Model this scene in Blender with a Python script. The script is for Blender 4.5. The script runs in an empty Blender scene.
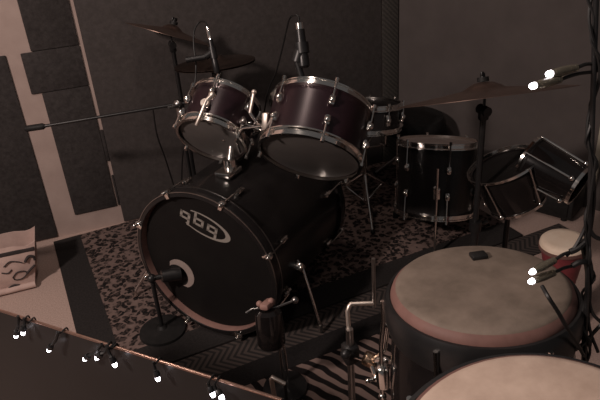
import bpy, bmesh, math, random
from mathutils import Vector, Matrix
random.seed(7)
PI = math.pi
SC = bpy.context.scene
COL = SC.collection
V = Vector

# ------------------------------------------------------------------ materials
def new_mat(name):
    m = bpy.data.materials.new(name); m.use_nodes = True
    nt = m.node_tree; nt.nodes.clear()
    out = nt.nodes.new('ShaderNodeOutputMaterial'); b = nt.nodes.new('ShaderNodeBsdfPrincipled')
    nt.links.new(b.outputs[0], out.inputs[0])
    return m, nt, b

def ramp(nt, fac, stops, interp='LINEAR'):
    r = nt.nodes.new('ShaderNodeValToRGB'); r.color_ramp.interpolation = interp
    e = r.color_ramp.elements
    e[0].position, e[0].color = stops[0][0], (*stops[0][1], 1)
    e[1].position, e[1].color = stops[1][0], (*stops[1][1], 1)
    for p, c in stops[2:]:
        x = e.new(p); x.color = (*c, 1)
    nt.links.new(fac, r.inputs[0]); return r

def coords(nt, scale=(1, 1, 1)):
    t = nt.nodes.new('ShaderNodeTexCoord'); mp = nt.nodes.new('ShaderNodeMapping')
    mp.inputs['Scale'].default_value = scale
    nt.links.new(t.outputs['Object'], mp.inputs[0]); return mp.outputs[0]

def noise(nt, vec, scale, detail=3, rough=.6):
    n = nt.nodes.new('ShaderNodeTexNoise'); n.inputs['Scale'].default_value = scale
    n.inputs['Detail'].default_value = detail; n.inputs['Roughness'].default_value = rough
    nt.links.new(vec, n.inputs['Vector']); return n

def mathn(nt, op, a, b=None):
    n = nt.nodes.new('ShaderNodeMath'); n.operation = op
    for i, x in enumerate((a, b)):
        if x is None: continue
        if isinstance(x, (int, float)): n.inputs[i].default_value = x
        else: nt.links.new(x, n.inputs[i])
    return n.outputs[0]

def bump(nt, b, h, strength=.3, dist=.003):
    bp = nt.nodes.new('ShaderNodeBump'); bp.inputs['Strength'].default_value = strength
    bp.inputs['Distance'].default_value = dist
    nt.links.new(h, bp.inputs['Height']); nt.links.new(bp.outputs[0], b.inputs['Normal'])

def speckle(name, c1, c2, scale, rough=.8, metal=0, bumpy=0, detail=3, spec=.3, coat=0):
    m, nt, b = new_mat(name)
    n = noise(nt, coords(nt), scale, detail)
    r = ramp(nt, n.outputs['Fac'], [(.3, c1), (.7, c2)])
    nt.links.new(r.outputs[0], b.inputs['Base Color'])
    b.inputs['Roughness'].default_value = rough; b.inputs['Metallic'].default_value = metal
    b.inputs['Specular IOR Level'].default_value = spec
    b.inputs['Coat Weight'].default_value = coat; b.inputs['Coat Roughness'].default_value = .08
    if bumpy: bump(nt, b, n.outputs['Fac'], bumpy)
    return m

M = {}
M['wall'] = speckle('wall_paint', (.36, .275, .245), (.43, .335, .30), 9, .9, bumpy=.08)
M['wall_b'] = speckle('brown_wall', (.079, .067, .064), (.095, .081, .077), 7, .9, bumpy=.1)
M['panel'] = speckle('dark_carpet_panel', (.033, .029, .0285), (.055, .049, .048), 60, .95, bumpy=.3, spec=.1)
M['panel2'] = speckle('charcoal_carpet_panel', (.054, .0475, .0455), (.072, .063, .061), 50, .95, bumpy=.3, spec=.1)
M['carpet'] = speckle('beige_carpet', (.36, .265, .23), (.52, .39, .34), 160, .95, bumpy=.6, detail=5, spec=.1)
M['ceiling'] = speckle('ceiling_paint', (.2, .18, .17), (.24, .22, .2), 5, .9)
M['chrome'] = speckle('chrome', (.80, .76, .72), (.88, .84, .80), 6, .14, 1)
M['nickel'] = speckle('bright_nickel', (.82, .72, .64), (.90, .80, .72), 12, .42, 1)
M['steel'] = speckle('dull_steel', (.30, .29, .28), (.42, .40, .39), 20, .3, 1)
M['black_metal'] = speckle('black_metal', (.012, .012, .013), (.022, .021, .021), 20, .35, .2, spec=.5)
M['rubber'] = speckle('black_rubber', (.008, .008, .008), (.016, .015, .015), 50, .6, spec=.3)
M['plastic'] = speckle('black_plastic', (.010, .010, .011), (.018, .017, .017), 40, .4, spec=.5)
M['lacquer'] = speckle('plum_lacquer', (.018, .008, .011), (.030, .013, .018), 14, .33, .3, spec=.6)
M['black_lacquer'] = speckle('black_lacquer', (.011, .010, .010), (.015, .013, .013), 14, .25, 0, spec=.4)
M['gloss_black'] = speckle('gloss_black_shell', (.007, .006, .006), (.012, .010, .010), 10, .12, 0, spec=.5)
M['ebony'] = speckle('ebony_head', (.009, .008, .008), (.012, .011, .0105), 12, .55, spec=.12)
M['smoke'] = speckle('smoky_drum_film', (.085, .076, .072), (.105, .094, .088), 12, .5, spec=.25)
M['white_film'] = speckle('coated_white_head', (.30, .24, .22), (.36, .29, .26), 60, .6)
M['decal'] = speckle('pale_decal', (.26, .235, .21), (.31, .28, .25), 30, .6)
M['hoop_wood'] = speckle('pale_hoop_wood', (.26, .15, .13), (.34, .20, .17), 20, .5)
M['skin_a'] = speckle('worn_conga_skin', (.130, .102, .081), (.21, .166, .134), 22, .7, bumpy=.15, detail=6)  # darker tan than the nearest conga's skin
M['skin_b'] = speckle('fresh_conga_skin', (.40, .30, .24), (.53, .41, .335), 26, .7, bumpy=.15, detail=6)
M['skin_c'] = speckle('cream_drum_skin', (.80, .64, .50), (.88, .74, .60), 20, .6)
M['red'] = speckle('red_drum_shell', (.17, .030, .036), (.25, .052, .060), 30, .45)
M['pinkrim'] = speckle('tucked_skin_edge', (.145, .078, .066), (.20, .108, .092), 24, .6)
M['gel'] = speckle('dark_gel', (.012, .012, .012), (.02, .018, .018), 40, .4)
M['bronze'] = speckle('cymbal_bronze', (.17, .115, .095), (.24, .165, .135), 30, .36, .9)
M['darkbronze'] = speckle('dark_cymbal_bronze', (.09, .065, .055), (.13, .095, .08), 30, .4, .9)
M['gold'] = speckle('brass_clamp', (.75, .52, .36), (.82, .60, .43), 10, .25, 1)
M['sheen'] = speckle('satin_black_board', (.011, .0105, .0105), (.014, .0135, .0135), 6, .34, 0, spec=.16)
M['trim'] = speckle('copper_edge_trim', (.34, .21, .17), (.44, .28, .22), 40, .3, .9)
M['cable'] = speckle('black_cable', (.008, .008, .008), (.014, .013, .013), 30, .5, spec=.4)
M['bag'] = speckle('pinkish_paper', (.44, .315, .28), (.55, .41, .365), 18, .85, bumpy=.2)
M['ink'] = speckle('dark_print', (.03, .025, .025), (.05, .04, .04), 30, .8)
M['post'] = speckle('pale_post', (.34, .31, .25), (.40, .365, .30), 20, .7)
M['tolex'] = speckle('black_tolex', (.010, .010, .010), (.020, .019, .019), 220, .6, bumpy=.4, spec=.3)
M['clear'] = None
m, nt, b = new_mat('clear_plastic'); M['clear'] = m
b.inputs['Base Color'].default_value = (.20, .18, .14, 1); b.inputs['Roughness'].default_value = .15
b.inputs['Transmission Weight'].default_value = .6; b.inputs['IOR'].default_value = 1.3
m, nt, b = new_mat('lit_led'); M['led'] = m
b.inputs['Base Color'].default_value = (.9, .88, .95, 1)
b.inputs['Emission Color'].default_value = (1, .93, 1, 1); b.inputs['Emission Strength'].default_value = 10

# woven hatch for the corner panel
m, nt, b = new_mat('hatched_fabric'); M['hatch'] = m
w = nt.nodes.new('ShaderNodeTexWave'); w.wave_type = 'BANDS'; w.bands_direction = 'DIAGONAL'
w.inputs['Scale'].default_value = 26; w.inputs['Distortion'].default_value = 3; w.inputs['Detail Scale'].default_value = 6
nt.links.new(coords(nt), w.inputs['Vector'])
r = ramp(nt, w.outputs['Fac'], [(.2, (.032, .029, .026)), (.8, (.060, .053, .047))])
nt.links.new(r.outputs[0], b.inputs['Base Color']); b.inputs['Roughness'].default_value = .95

# leopard print
m, nt, b = new_mat('leopard_print'); M['leopard'] = m
co = coords(nt)
nz = noise(nt, co, 30, 2)
mix = nt.nodes.new('ShaderNodeMixRGB'); mix.blend_type = 'LINEAR_LIGHT'; mix.inputs[0].default_value = .02
nt.links.new(co, mix.inputs[1]); nt.links.new(nz.outputs['Color'], mix.inputs[2])
vo = nt.nodes.new('ShaderNodeTexVoronoi'); vo.inputs['Scale'].default_value = 40
nt.links.new(mix.outputs[0], vo.inputs['Vector'])
r1 = ramp(nt, vo.outputs['Distance'], [(0, (.06, .042, .037)), (.14, (.06, .042, .037)), (.20, (.014, .012, .012)), (.46, (.014, .012, .012)), (.56, (.165, .118, .105)), (1, (.20, .142, .128))])
n2 = noise(nt, co, 45, 2)
r2 = ramp(nt, n2.outputs['Fac'], [(.50, (0, 0, 0)), (.60, (1, 1, 1))])
mx = nt.nodes.new('ShaderNodeMixRGB'); mx.inputs[2].default_value = (.13, .094, .084, 1)
f = mathn(nt, 'MULTIPLY', r2.outputs[0], .45)
nt.links.new(f, mx.inputs[0]); nt.links.new(r1.outputs[0], mx.inputs[1])
nt.links.new(mx.outputs[0], b.inputs['Base Color']); b.inputs['Roughness'].default_value = .95
b.inputs['Specular IOR Level'].default_value = .1
bump(nt, b, noise(nt, co, 300, 2).outputs['Fac'], .5)

# zebra print
m, nt, b = new_mat('zebra_print'); M['zebra'] = m
co = coords(nt)
w = nt.nodes.new('ShaderNodeTexWave'); w.wave_type = 'BANDS'; w.bands_direction = 'X'
mp = nt.nodes.new('ShaderNodeMapping'); mp.inputs['Rotation'].default_value = (0, 0, -.45)
nt.links.new(co, mp.inputs[0]); nt.links.new(mp.outputs[0], w.inputs['Vector'])
w.inputs['Scale'].default_value = 7; w.inputs['Distortion'].default_value = 4; w.inputs['Detail'].default_value = 1
w.inputs['Detail Scale'].default_value = 1.3
r = ramp(nt, w.outputs['Fac'], [(.44, (.012, .010, .010)), (.56, (.20, .142, .125))])
nt.links.new(r.outputs[0], b.inputs['Base Color']); b.inputs['Roughness'].default_value = .9
b.inputs['Specular IOR Level'].default_value = .1

# herringbone weave
m, nt, b = new_mat('herringbone_weave'); M['herring'] = m
co = coords(nt); sp = nt.nodes.new('ShaderNodeSeparateXYZ'); nt.links.new(co, sp.inputs[0])
tri = mathn(nt, 'PINGPONG', sp.outputs['Y'], .055)
s_ = mathn(nt, 'ADD', sp.outputs['X'], mathn(nt, 'MULTIPLY', tri, .9))
fr = mathn(nt, 'FRACT', mathn(nt, 'MULTIPLY', s_, 38))
r = ramp(nt, fr, [(.40, (.016, .013, .012)), (.55, (.060, .045, .040))])
nt.links.new(r.outputs[0], b.inputs['Base Color']); b.inputs['Roughness'].default_value = .95
M['border'] = speckle('dark_rug_border', (.022, .020, .020), (.036, .032, .031), 120, .95, bumpy=.5, spec=.1)
M['fringe'] = speckle('rug_edge_band', (.012, .011, .011), (.02, .018, .018), 120, .95, spec=.1)

# ------------------------------------------------------------------ mesh builders
class MB:
    def __init__(s): s.bm = bmesh.new()
    def lathe(s, prof, seg=48, mat=None, mi=0, closed=False):
        mat = mat or Matrix(); rings = []
        for r, z in prof:
            if r < 1e-6: rings.append([s.bm.verts.new(mat @ V((0, 0, z)))])
            else: rings.append([s.bm.verts.new(mat @ V((r*math.cos(2*PI*i/seg), r*math.sin(2*PI*i/seg), z))) for i in range(seg)])
        pairs = list(zip(rings, rings[1:]))
        if closed: pairs.append((rings[-1], rings[0]))
        for k, (a, c) in enumerate(pairs):
            idx = mi[k] if isinstance(mi, (list, tuple)) else mi
            for i in range(seg):
                j = (i+1) % seg
                if len(a) == 1 and len(c) == 1: continue
                if len(a) == 1: vs = (a[0], c[j], c[i])
                elif len(c) == 1: vs = (a[i], a[j], c[0])
                else: vs = (a[i], a[j], c[j], c[i])
                f = s.bm.faces.new(vs); f.material_index = idx
        return s
    def tube(s, pts, r, seg=10, caps=True, mi=0):
        pts = [V(p) for p in pts]; rs = r if isinstance(r, (list, tuple)) else [r]*len(pts)
        t0 = (pts[1]-pts[0]).normalized(); u = t0.orthogonal().normalized(); rings = []
        for i, p in enumerate(pts):
            if i == 0: t = t0
            elif i == len(pts)-1: t = (pts[i]-pts[i-1]).normalized()
            else: t = ((pts[i+1]-pts[i]).normalized()+(pts[i]-pts[i-1]).normalized()).normalized()
            u = (u - t*u.dot(t)).normalized(); w = t.cross(u)
            rings.append([s.bm.verts.new(p+rs[i]*(math.cos(2*PI*k/seg)*u+math.sin(2*PI*k/seg)*w)) for k in range(seg)])
        for a, c in zip(rings, rings[1:]):
            for i in range(seg):
                j = (i+1) % seg; f = s.bm.faces.new((a[i], a[j], c[j], c[i])); f.material_index = mi
        if caps:
            f = s.bm.faces.new(rings[0][::-1]); f.material_index = mi
            f = s.bm.faces.new(rings[-1]); f.material_index = mi
        return s
    def box(s, size, mat=None, bev=0, mi=0):
        mat = mat or Matrix(); n0 = set(s.bm.faces)
        r = bmesh.ops.create_cube(s.bm, size=1, matrix=mat @ Matrix.Diagonal((*size, 1)))
        if bev:
            es = {e for v in r['verts'] for e in v.link_edges}
            bmesh.ops.bevel(s.bm, geom=list(es), offset=bev, segments=2, affect='EDGES', profile=.5)
        for f in s.bm.faces:
            if f not in n0: f.material_index = mi
        return s
    def ball(s, c, r, sc=(1, 1, 1), mat=None):
        m_ = (mat or Matrix.Translation(V(c))) @ Matrix.Diagonal((*sc, 1))
        bmesh.ops.create_uvsphere(s.bm, u_segments=14, v_segments=9, radius=r, matrix=m_); return s
    def poly(s, pts, thick, mat):          # flat outline given depth along +Z of mat
        lo = [s.bm.verts.new(mat @ V((x, y, 0))) for x, y in pts]
        hi = [s.bm.verts.new(mat @ V((x, y, thick))) for x, y in pts]
        s.bm.faces.new(hi); s.bm.faces.new(lo[::-1]); n = len(pts)
        for i in range(n): s.bm.faces.new((lo[i], lo[(i+1) % n], hi[(i+1) % n], hi[i]))
        return s

WM = {}
def build(name, mb, mats, parent=None, local=False, smooth=True):
    bmesh.ops.recalc_face_normals(mb.bm, faces=mb.bm.faces[:])
    me = bpy.data.meshes.new(name); 
    if parent is not None and not local: mb.bm.transform(WM[parent.name].inverted())
    mb.bm.to_mesh(me); mb.bm.free()
    for m_ in (mats if isinstance(mats, (list, tuple)) else [mats]): me.materials.append(m_)
    if smooth:
        for p in me.polygons: p.use_smooth = True
        me.set_sharp_from_angle(angle=math.radians(38))
    o = bpy.data.objects.new(name, me); COL.objects.link(o)
    if parent is not None: o.parent = parent; WM[o.name] = WM[parent.name]
    else: WM[o.name] = Matrix()
    return o

def thing(name, label, cat, mat, group=None):
    o = bpy.data.objects.new(name, None); COL.objects.link(o)
    if not isinstance(mat, Matrix): mat = Matrix.Translation(V(mat))
    o.matrix_world = mat; o.empty_display_size = .1; WM[o.name] = mat.copy()
    o['label'] = label; o['category'] = cat
    if group: o['group'] = group
    return o

def solo(name, mb, mats, label, cat, origin=(0, 0, 0), group=None, kind=None, rot=0, local=False, smooth=True):
    mat = Matrix.Translation(V(origin)) @ Matrix.Rotation(rot, 4, 'Z')
    if not local: mb.bm.transform(mat.inverted())
    o = build(name, mb, mats, smooth=smooth); o.matrix_world = mat; WM[o.name] = mat
    o['label'] = label; o['category'] = cat
    if group: o['group'] = group
    if kind: o['kind'] = kind
    return o

def struct(name, mb, mats, smooth=False):
    o = build(name, mb, mats, smooth=smooth); o['kind'] = 'structure'; return o

def frame(p, axis, xdir=None):            # matrix with +Z along axis
    z = V(axis).normalized(); x = V(xdir) if xdir else z.orthogonal()
    x = (x - z*x.dot(z)).normalized(); y = z.cross(x)
    return Matrix(((x.x, y.x, z.x, p[0]), (x.y, y.y, z.y, p[1]), (x.z, y.z, z.z, p[2]), (0, 0, 0, 1)))

def curve(pts, n=8):                       # smooth run through points
    P = [V(p) for p in pts]; P = [P[0]*2-P[1]]+P+[P[-1]*2-P[-2]]; out = []
    for i in range(1, len(P)-2):
        a, b_, c, d = P[i-1:i+3]
        for k in range(n):
            t = k/n; out.append(.5*((2*b_)+(c-a)*t+(2*a-5*b_+4*c-d)*t*t+(3*b_-a-3*c+d)*t**3))
    out.append(P[-2]); return out

# ------------------------------------------------------------------ the room
A0, A1, YA = -1.6, 1.6, 2.9
mb = MB().box((5.6, 4.6, .1), Matrix.Translation((.9, 1.15, -.05)))
floor = struct('floor', mb, M['carpet'])
HW = 2.6
struct('wall_back', MB().box((A1-A0+.1, .1, HW), Matrix.Translation(((A0+A1)/2+.05, YA+.05, HW/2))), M['wall'])
wb0, wb1 = V((1.6, 2.9, 0)), V((3.1, .17, 0))
wd = (wb1-wb0).normalized(); wn = V((-wd.y, wd.x, 0))     # wn points out of the room
if wn.x < 0: wn = -wn
def wallB(t, off, z): return wb0 + wd*t - wn*off + V((0, 0, z))
L_ = (wb1-wb0).length
fm = Matrix(((wd.x, wn.x, 0, 0), (wd.y, wn.y, 0, 0), (0, 0, 1, 0), (0, 0, 0, 1)))
mm = fm.copy(); mm.translation = wb0 + wd*(L_/2) + wn*.05 + V((0, 0, HW/2))
struct('wall_right', MB().box((L_+.04, .1, HW), mm), M['wall_b'])

# carpet panels fixed to the back wall
def panel(x0, x1, z0, z1, mat, label, t=.007):
    mb = MB().box((x1-x0, t, z1-z0), Matrix.Translation(((x0+x1)/2, YA-t/2-.0015, (z0+z1)/2)), .004)
    solo('acoustic_panel', mb, mat, label, 'wall panel', ((x0+x1)/2, YA, z0), 'dark carpet panels on the back wall')
panel(-1.2, -.279, .008, .905, M['panel'], 'dark carpet panel left of the pale vertical wall strip, above the paper bag')
panel(-.176, .024, .905, 1.9, M['panel'], 'upper dark carpet panel between the pale strip and the thin pale line')
panel(-.220, .024, .722, .903, M['panel'], 'short dark carpet panel that juts left into the pale wall strip')
panel(-.178, .024, .102, .720, M['panel'], 'dark carpet panel above the pale L-shaped strip at the foot of the wall')
panel(.041, 1.500, .006, 1.9, M['panel2'], 'large charcoal carpet panel covering the wall behind the drum kit')
panel(1.503, 1.596, .006, 1.9, M['hatch'], 'narrow hatched dark fabric panel beside the room corner', .010)
# the two gaps of the thin pale line are closed by strips of the same carpet
panel(.0245, .0405, .345, .505, M['panel'], 'small dark filler strip in the gap of the thin pale line')
panel(.0300, .0405, .103, .270, M['panel'], 'lowest dark filler strip under the thin pale line')
# pale upright on the right wall
mm = fm.copy(); mm.translation = (2.1100, 1.9718, 0.3006)
mb = MB().box((.022, .02, 1.9), mm @ Matrix.Translation((.012, -.010, 0)))
struct('trim_1', mb, M['post'])

# ------------------------------------------------------------------ rugs
R5 = math.radians(5)
def rug_mat(ox, oy): return Matrix.Translation((ox, oy, 0)) @ Matrix.Rotation(R5, 4, 'Z')
rm = rug_mat(-.205, 1.735)
t = thing('leopard_rug', 'leopard print rug with a plain dark border under the drum kit', 'rug', rm)
build('printed_field', MB().box((1.77, .99, .008), Matrix.Translation((1.01, .625, .004))), M['leopard'], t, True, False)
b_ = MB()
b_.box((1.895, .13, .009), Matrix.Translation((.9475, .065, .0045)))
b_.box((.125, .99, .009), Matrix.Translation((.0625, .625, .0045)))
build('border', b_, M['border'], t, True, False)
rm = rug_mat(-.19, 1.595)
t = thing('woven_runner', 'narrow grey herringbone runner between the leopard rug and the zebra rug', 'rug', rm)
build('weave', MB().box((2.10, .134, .006), Matrix.Translation((1.05, .067, .003))), M['herring'], t, True, False)
rm = rug_mat(.02, .98)
t = thing('zebra_rug', 'zebra striped rug with a black edge in front of the herringbone runner', 'rug', rm)
build('striped_field', MB().box((1.1, .52, .006), Matrix.Translation((.55, .275, .003))), M['zebra'], t, True, False)
build('edge_band', MB().box((1.1, .096, .007), Matrix.Translation((.55, .582, .0035))), M['fringe'], t, True, False)

# ------------------------------------------------------------------ bass drum
BN = V((-.742, -.670, 0)).normalized(); BA = V((.670, -.742, 0)).normalized()
BC = V((.252, 1.84, .309)); BR = .29; BL = .58
bm_ = frame(BC, BN, BA)                     # +Z out of the front head, +X to the photo's right, +Y up
bass = thing('bass_drum', 'black bass drum with an oval logo and pale port ring on its front head', 'drum', bm_)
Yv = bm_.to_3x3() @ V((0, 1, 0))
sgn = 1 if Yv.z > 0 else -1
def bp(ang, r, z):                           # point on the drum, ang from the right, upwards
    return V((r*math.cos(ang), sgn*r*math.sin(ang), z))
build('shell', MB().lathe([(.272, -.04), (.2785, -.04), (.2785, -BL+.03), (.272, -BL+.03)], 72, closed=True), M['black_lacquer'], bass, True)
def hoop(z0, z1, pale_at):
    prof = [(.2725, z0), (.2725, z1), (.275, z1+(.002 if z1 > z0 else -.002)), (BR-.002, z1), (BR, z1-(.003 if z1 > z0 else -.003)), (BR, z0)]
    return MB().lathe(prof, 80, mi=[1, 0, 0, 0, 0, 0], closed=True)
build('hoop', hoop(-.042, 0, 0), [M['black_lacquer'], M['hoop_wood']], bass, True)
build('hoop', hoop(-BL+.042, -BL, 0), [M['black_lacquer'], M['hoop_wood']], bass, True)
for zz in (-.0405, -.0015):
    build('hoop_edge_line', MB().lathe([(BR-.001, zz-.0022), (BR+.0012, zz-.0022), (BR+.0012, zz+.0022), (BR-.001, zz+.0022)], 80, closed=True), M['steel'], bass, True)
head = build('front_head', MB().lathe([(0, -.0245), (.268, -.0245), (.2722, -.030), (.2722, -.034), (.266, -.034), (.262, -.028), (0, -.028)], 72), M['ebony'], bass, True)
build('batter_head', MB().lathe([(0, -BL+.022), (.2722, -BL+.022), (.2722, -BL+.026), (0, -BL+.026)], 60), M['smoke'], bass, True)
# port hole: dark opening with a pale crescent ring
def crescent(cx, cy, ro, dx, dy, ri, n=40, a0=-1.3, a1=2.9):
    o_ = [(cx+ro*math.cos(a0+(a1-a0)*i/n), cy+ro*math.sin(a0+(a1-a0)*i/n)) for i in range(n+1)]
    i_ = [(cx+dx+ri*math.cos(a1+(a0-a1)*i/n), cy+dy+ri*math.sin(a1+(a0-a1)*i/n)) for i in range(n+1)]
    return o_+i_
HM = Matrix.Translation((0, 0, -.0245)) @ Matrix.Diagonal((1, sgn, 1, 1))
build('port_hole', MB().poly([(-.132+.046*math.cos(2*PI*i/32), -.077+.046*math.sin(2*PI*i/32)) for i in range(32)], .0004, HM), M['rubber'], head, True, False)
build('port_ring', MB().poly(crescent(-.132, -.077, .060, -.014, -.010, .046, a0=-1.2, a1=2.3), .0022, HM), M['white_film'], head, True, False)
# mirrored logo: q b q strokes inside an oval that thickens at its right end
lg = MB()
LM = HM @ Matrix.Translation((.010, .158, 0)) @ Matrix.Rotation(math.radians(-19), 4, 'Z') @ Matrix.Diagonal((1, .80, 1, 1))
n = 56; a0, a1 = -2.35, 2.2
o_ = [(.004+.106*math.cos(a0+(a1-a0)*i/n), .052*math.sin(a0+(a1-a0)*i/n)) for i in range(n+1)]
i_ = [(-.004+.094*math.cos(a1+(a0-a1)*i/n), .046*math.sin(a1+(a0-a1)*i/n)) for i in range(n+1)]
lg.poly(o_+i_, .0012, LM)
def stroke(x0, y0, x1, y1):
    lg.box((x1-x0, y1-y0, .0012), LM @ Matrix.Translation(((x0+x1)/2, (y0+y1)/2, .0007)))
sw, w_, h_ = .010, .042, .038
for k, (cx, kind) in enumerate(((-.098, 'q'), (-.042, 'b'), (.014, 'q'))):
    y0 = -.018
    stroke(cx, y0, cx+w_, y0+sw); stroke(cx, y0+h_-sw, cx+w_, y0+h_)
    stroke(cx, y0, cx+sw, y0+h_); stroke(cx+w_-sw, y0, cx+w_, y0+h_)
    if kind == 'q': stroke(cx+w_-sw, y0-.026, cx+w_, y0)
    else: stroke(cx, y0+h_, cx+sw, y0+h_+.022)
build('logo', lg, M['decal'], head, True, False)
for k in range(8):
    a = math.radians(21.5+45*k)
    for zf, s_ in ((.004, -1), (-BL-.004, 1)):
        p0 = bp(a, BR+.007, zf); p1 = bp(a, BR+.007, zf+s_*.05); p2 = bp(a, BR+.004, zf+s_*.115)
        c = MB(); ca = math.cos(a); sa = sgn*math.sin(a)
        cm = Matrix(((ca, -sa, 0, 0), (sa, ca, 0, 0), (0, 0, 1, 0), (0, 0, 0, 1)))
        c.box((.020, .022, .020), Matrix.Translation(p0-V((0, 0, -s_*.008))+V((-ca*.004, -sa*.004, 0))) @ cm, .004)
        c.box((.024, .015, .005), Matrix.Translation(bp(a, BR-.006, zf)) @ cm, .0015)
        c.ball(p0+V((0, 0, -s_*.008)), .007)
        cl = build('claw_hook', c, M['chrome'], bass, True)
        build('tension_rod', MB().tube([p0, p1, p2], .0032, 8), M['chrome'], cl, True)
        l = MB(); l.box((.018, .018, .042), Matrix.Translation(bp(a, .286, zf+s_*.118)) @ cm, .006)
        build('lug', l, M['chrome'], bass, True)
def bw(p): return bm_ @ p
for ang, foot in ((math.radians(-8), (0.6144, 1.6804, 0.0120)),):
    p0 = bw(bp(ang, .283, -.17)); s = MB()
    s.box((.03, .05, .05), frame(p0, BA), .008)
    sp = build('spur_bracket', s, M['chrome'], bass)
    build('spur_leg', MB().tube([p0+V((0, 0, .03)), p0+BA*.02, V(foot)+V((0, 0, .02))], .0058, 10).tube([V(foot)+V((0, 0, .03)), V(foot)], [.008, .010], 10), M['chrome'], sp)
p0 = bw(bp(math.radians(188), .283, -.17)); s = MB(); s.box((.03, .05, .05), frame(p0, BA), .008)
sp = build('spur_bracket', s, M['chrome'], bass)
foot = p0 - BA*.16 + BN*.10; foot.z = .012
build('spur_leg', MB().tube([p0+V((0, 0, .03)), p0-BA*.02, foot+V((0, 0, .02))], .0058, 10).tube([foot+V((0, 0, .03)), foot], [.008, .010], 10), M['chrome'], sp)

# ------------------------------------------------------------------ drums in general
def drum(label, base, axis, R, H, nl, shell_m, top_m, bot_m, a0=.3, xdir=None, name='tom_drum', lug_len=.035, hoop_m=None, double=True):
    d = thing(name, label, 'drum', frame(base, axis, xdir))
    hm = hoop_m or M['chrome']
    build('shell', MB().lathe([(R-.007, .012), (R, .012), (R, H-.012), (R-.007, H-.012)], 64, closed=True), shell_m, d, True)
    def hp(z, s):
        prof = [(R+.001, z), (R+.010, z), (R+.010, z-s*.004), (R+.006, z-s*.006), (R+.006, z-s*.019), (R+.009, z-s*.022), (R+.016, z-s*.022), (R+.016, z-s*.025), (R+.001, z-s*.025)]
        return MB().lathe(prof, 72, closed=True)
    build('hoop', hp(H, 1), hm, d, True); build('hoop', hp(0, -1), hm, d, True)
    build('batter_head', MB().lathe([(0, H-.010), (R-.006, H-.010), (R, H-.013), (R, H-.016), (0, H-.016)], 56), top_m, d, True)
    build('resonant_head', MB().lathe([(0, .010), (R-.006, .010), (R, .013), (R, .016), (0, .016)], 56), bot_m, d, True)
    for k in range(nl):
        a = a0+2*PI*k/nl; c_, s_ = math.cos(a), math.sin(a)
        cm = Matrix(((c_, -s_, 0, 0), (s_, c_, 0, 0), (0, 0, 1, 0), (0, 0, 0, 1)))
        for z0, zr in (((H*.5+H*.17, H), (H*.5-H*.17, 0)) if double else ((H*.5, H), )):
            l = MB().box((.018, .020, lug_len), Matrix.Translation(((R+.009)*c_, (R+.009)*s_, z0)) @ cm, .007)
            l.ball((0, 0, 0), .011, mat=Matrix.Translation(((R+.015)*c_, (R+.015)*s_, z0)))
            lo = build('lug', l, M['chrome'], d, True)
            q = (R+.0145); sg = 1 if zr > z0 else -1
            r_ = MB().tube([(q*c_, q*s_, z0), (q*c_, q*s_, zr+sg*.004)], .0033, 8)
            r_.lathe([(0, -.006), (.0065, -.006), (.0065, .006), (0, .006)], 8, Matrix.Translation((q*c_, q*s_, zr+sg*.004)))
            build('tension_rod', r_, M['chrome'], lo, True)
    return d
tx2 = V((.512, .572, .641)).normalized(); t2 = V((0.6267, 1.7186, 0.687))
drum('large plum rack tom with a chrome hoop, tilted toward the drummer', t2, tx2, .162, .200, 6, M['lacquer'], M['white_film'], M['smoke'], .55)
tx1 = V((.557, .639, .531)).normalized(); t1 = V((0.3713, 1.995, 0.7016))
D1 = drum('small plum rack tom crowded with chrome hardware, left of the large rack tom', t1, tx1, .119, .176, 6, M['lacquer'], M['white_film'], M['smoke'], .15)
T1 = bpy.data.objects[D1.name]
def strut(pts, r, parent, name): return build(name, MB().tube(pts, r, 10), M['nickel'], parent)
sm = MB().tube([(0.3551, 1.8867, 0.8870), (0.3281, 1.8696, 0.8506), (0.3094, 1.8744, 0.8156)], .0065, 10)
build('suspension_bar', sm, M['nickel'], T1)
sd = MB().lathe([(0, -.008), (.013, -.007), (.016, 0), (.013, .007), (0, .008)], 22, frame((0.3494, 1.8892, 0.8773), V((-.35, -.6, .7)))); sd.ball(V((0.3788, 1.9062, 0.8936)), .012); sd.tube([(0.3494, 1.8892, 0.8773), (0.3825, 1.9064, 0.8962)], .009, 10)
build('suspension_plate', sd, M['nickel'], T1)
ft = drum('black floor tom on three legs beside the right wall', V((1.330, 2.075, .130)), V((.165, .22, .96)), .165, .325, 6, M['black_lacquer'], M['white_film'], M['smoke'], .25, V((1, 0, 0)), 'floor_tom')
for k in range(3):
    a = 4.15+2*PI*k/3; c_ = V((math.cos(a), math.sin(a), 0)); o = V((1.360, 2.11, 0))
    g = MB().tube([o+c_*.205+V((0, 0, .42)), o+c_*.205+V((0, 0, .12)), o+c_*.215+V((0, 0, .05)), o+c_*.215+V((0, 0, .022))], .0055, 10)
    lg_ = build('leg', g, M['chrome'], ft)
    build('rubber_foot', MB().lathe([(0, 0), (.013, 0), (.011, .03), (0, .03)], 14, Matrix.Translation(o+c_*.215+V((0, 0, .0085)))), M['rubber'], lg_)
    build('leg_bracket', MB().box((.04, .03, .055), Matrix.Translation(o+c_*.182+V((0, 0, .30))) @ Matrix.Rotation(a, 4, 'Z'), .007), M['chrome'], ft)
# snare on its stand
SN = V((1.17, 2.44, .43))
drum('black snare drum half hidden behind the large rack tom', SN, V((.12, .16, .97)), .163, .13, 8, M['black_lacquer'], M['ebony'], M['smoke'], .2, V((1, 0, 0)), 'snare_drum', .05, None, False)

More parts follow.
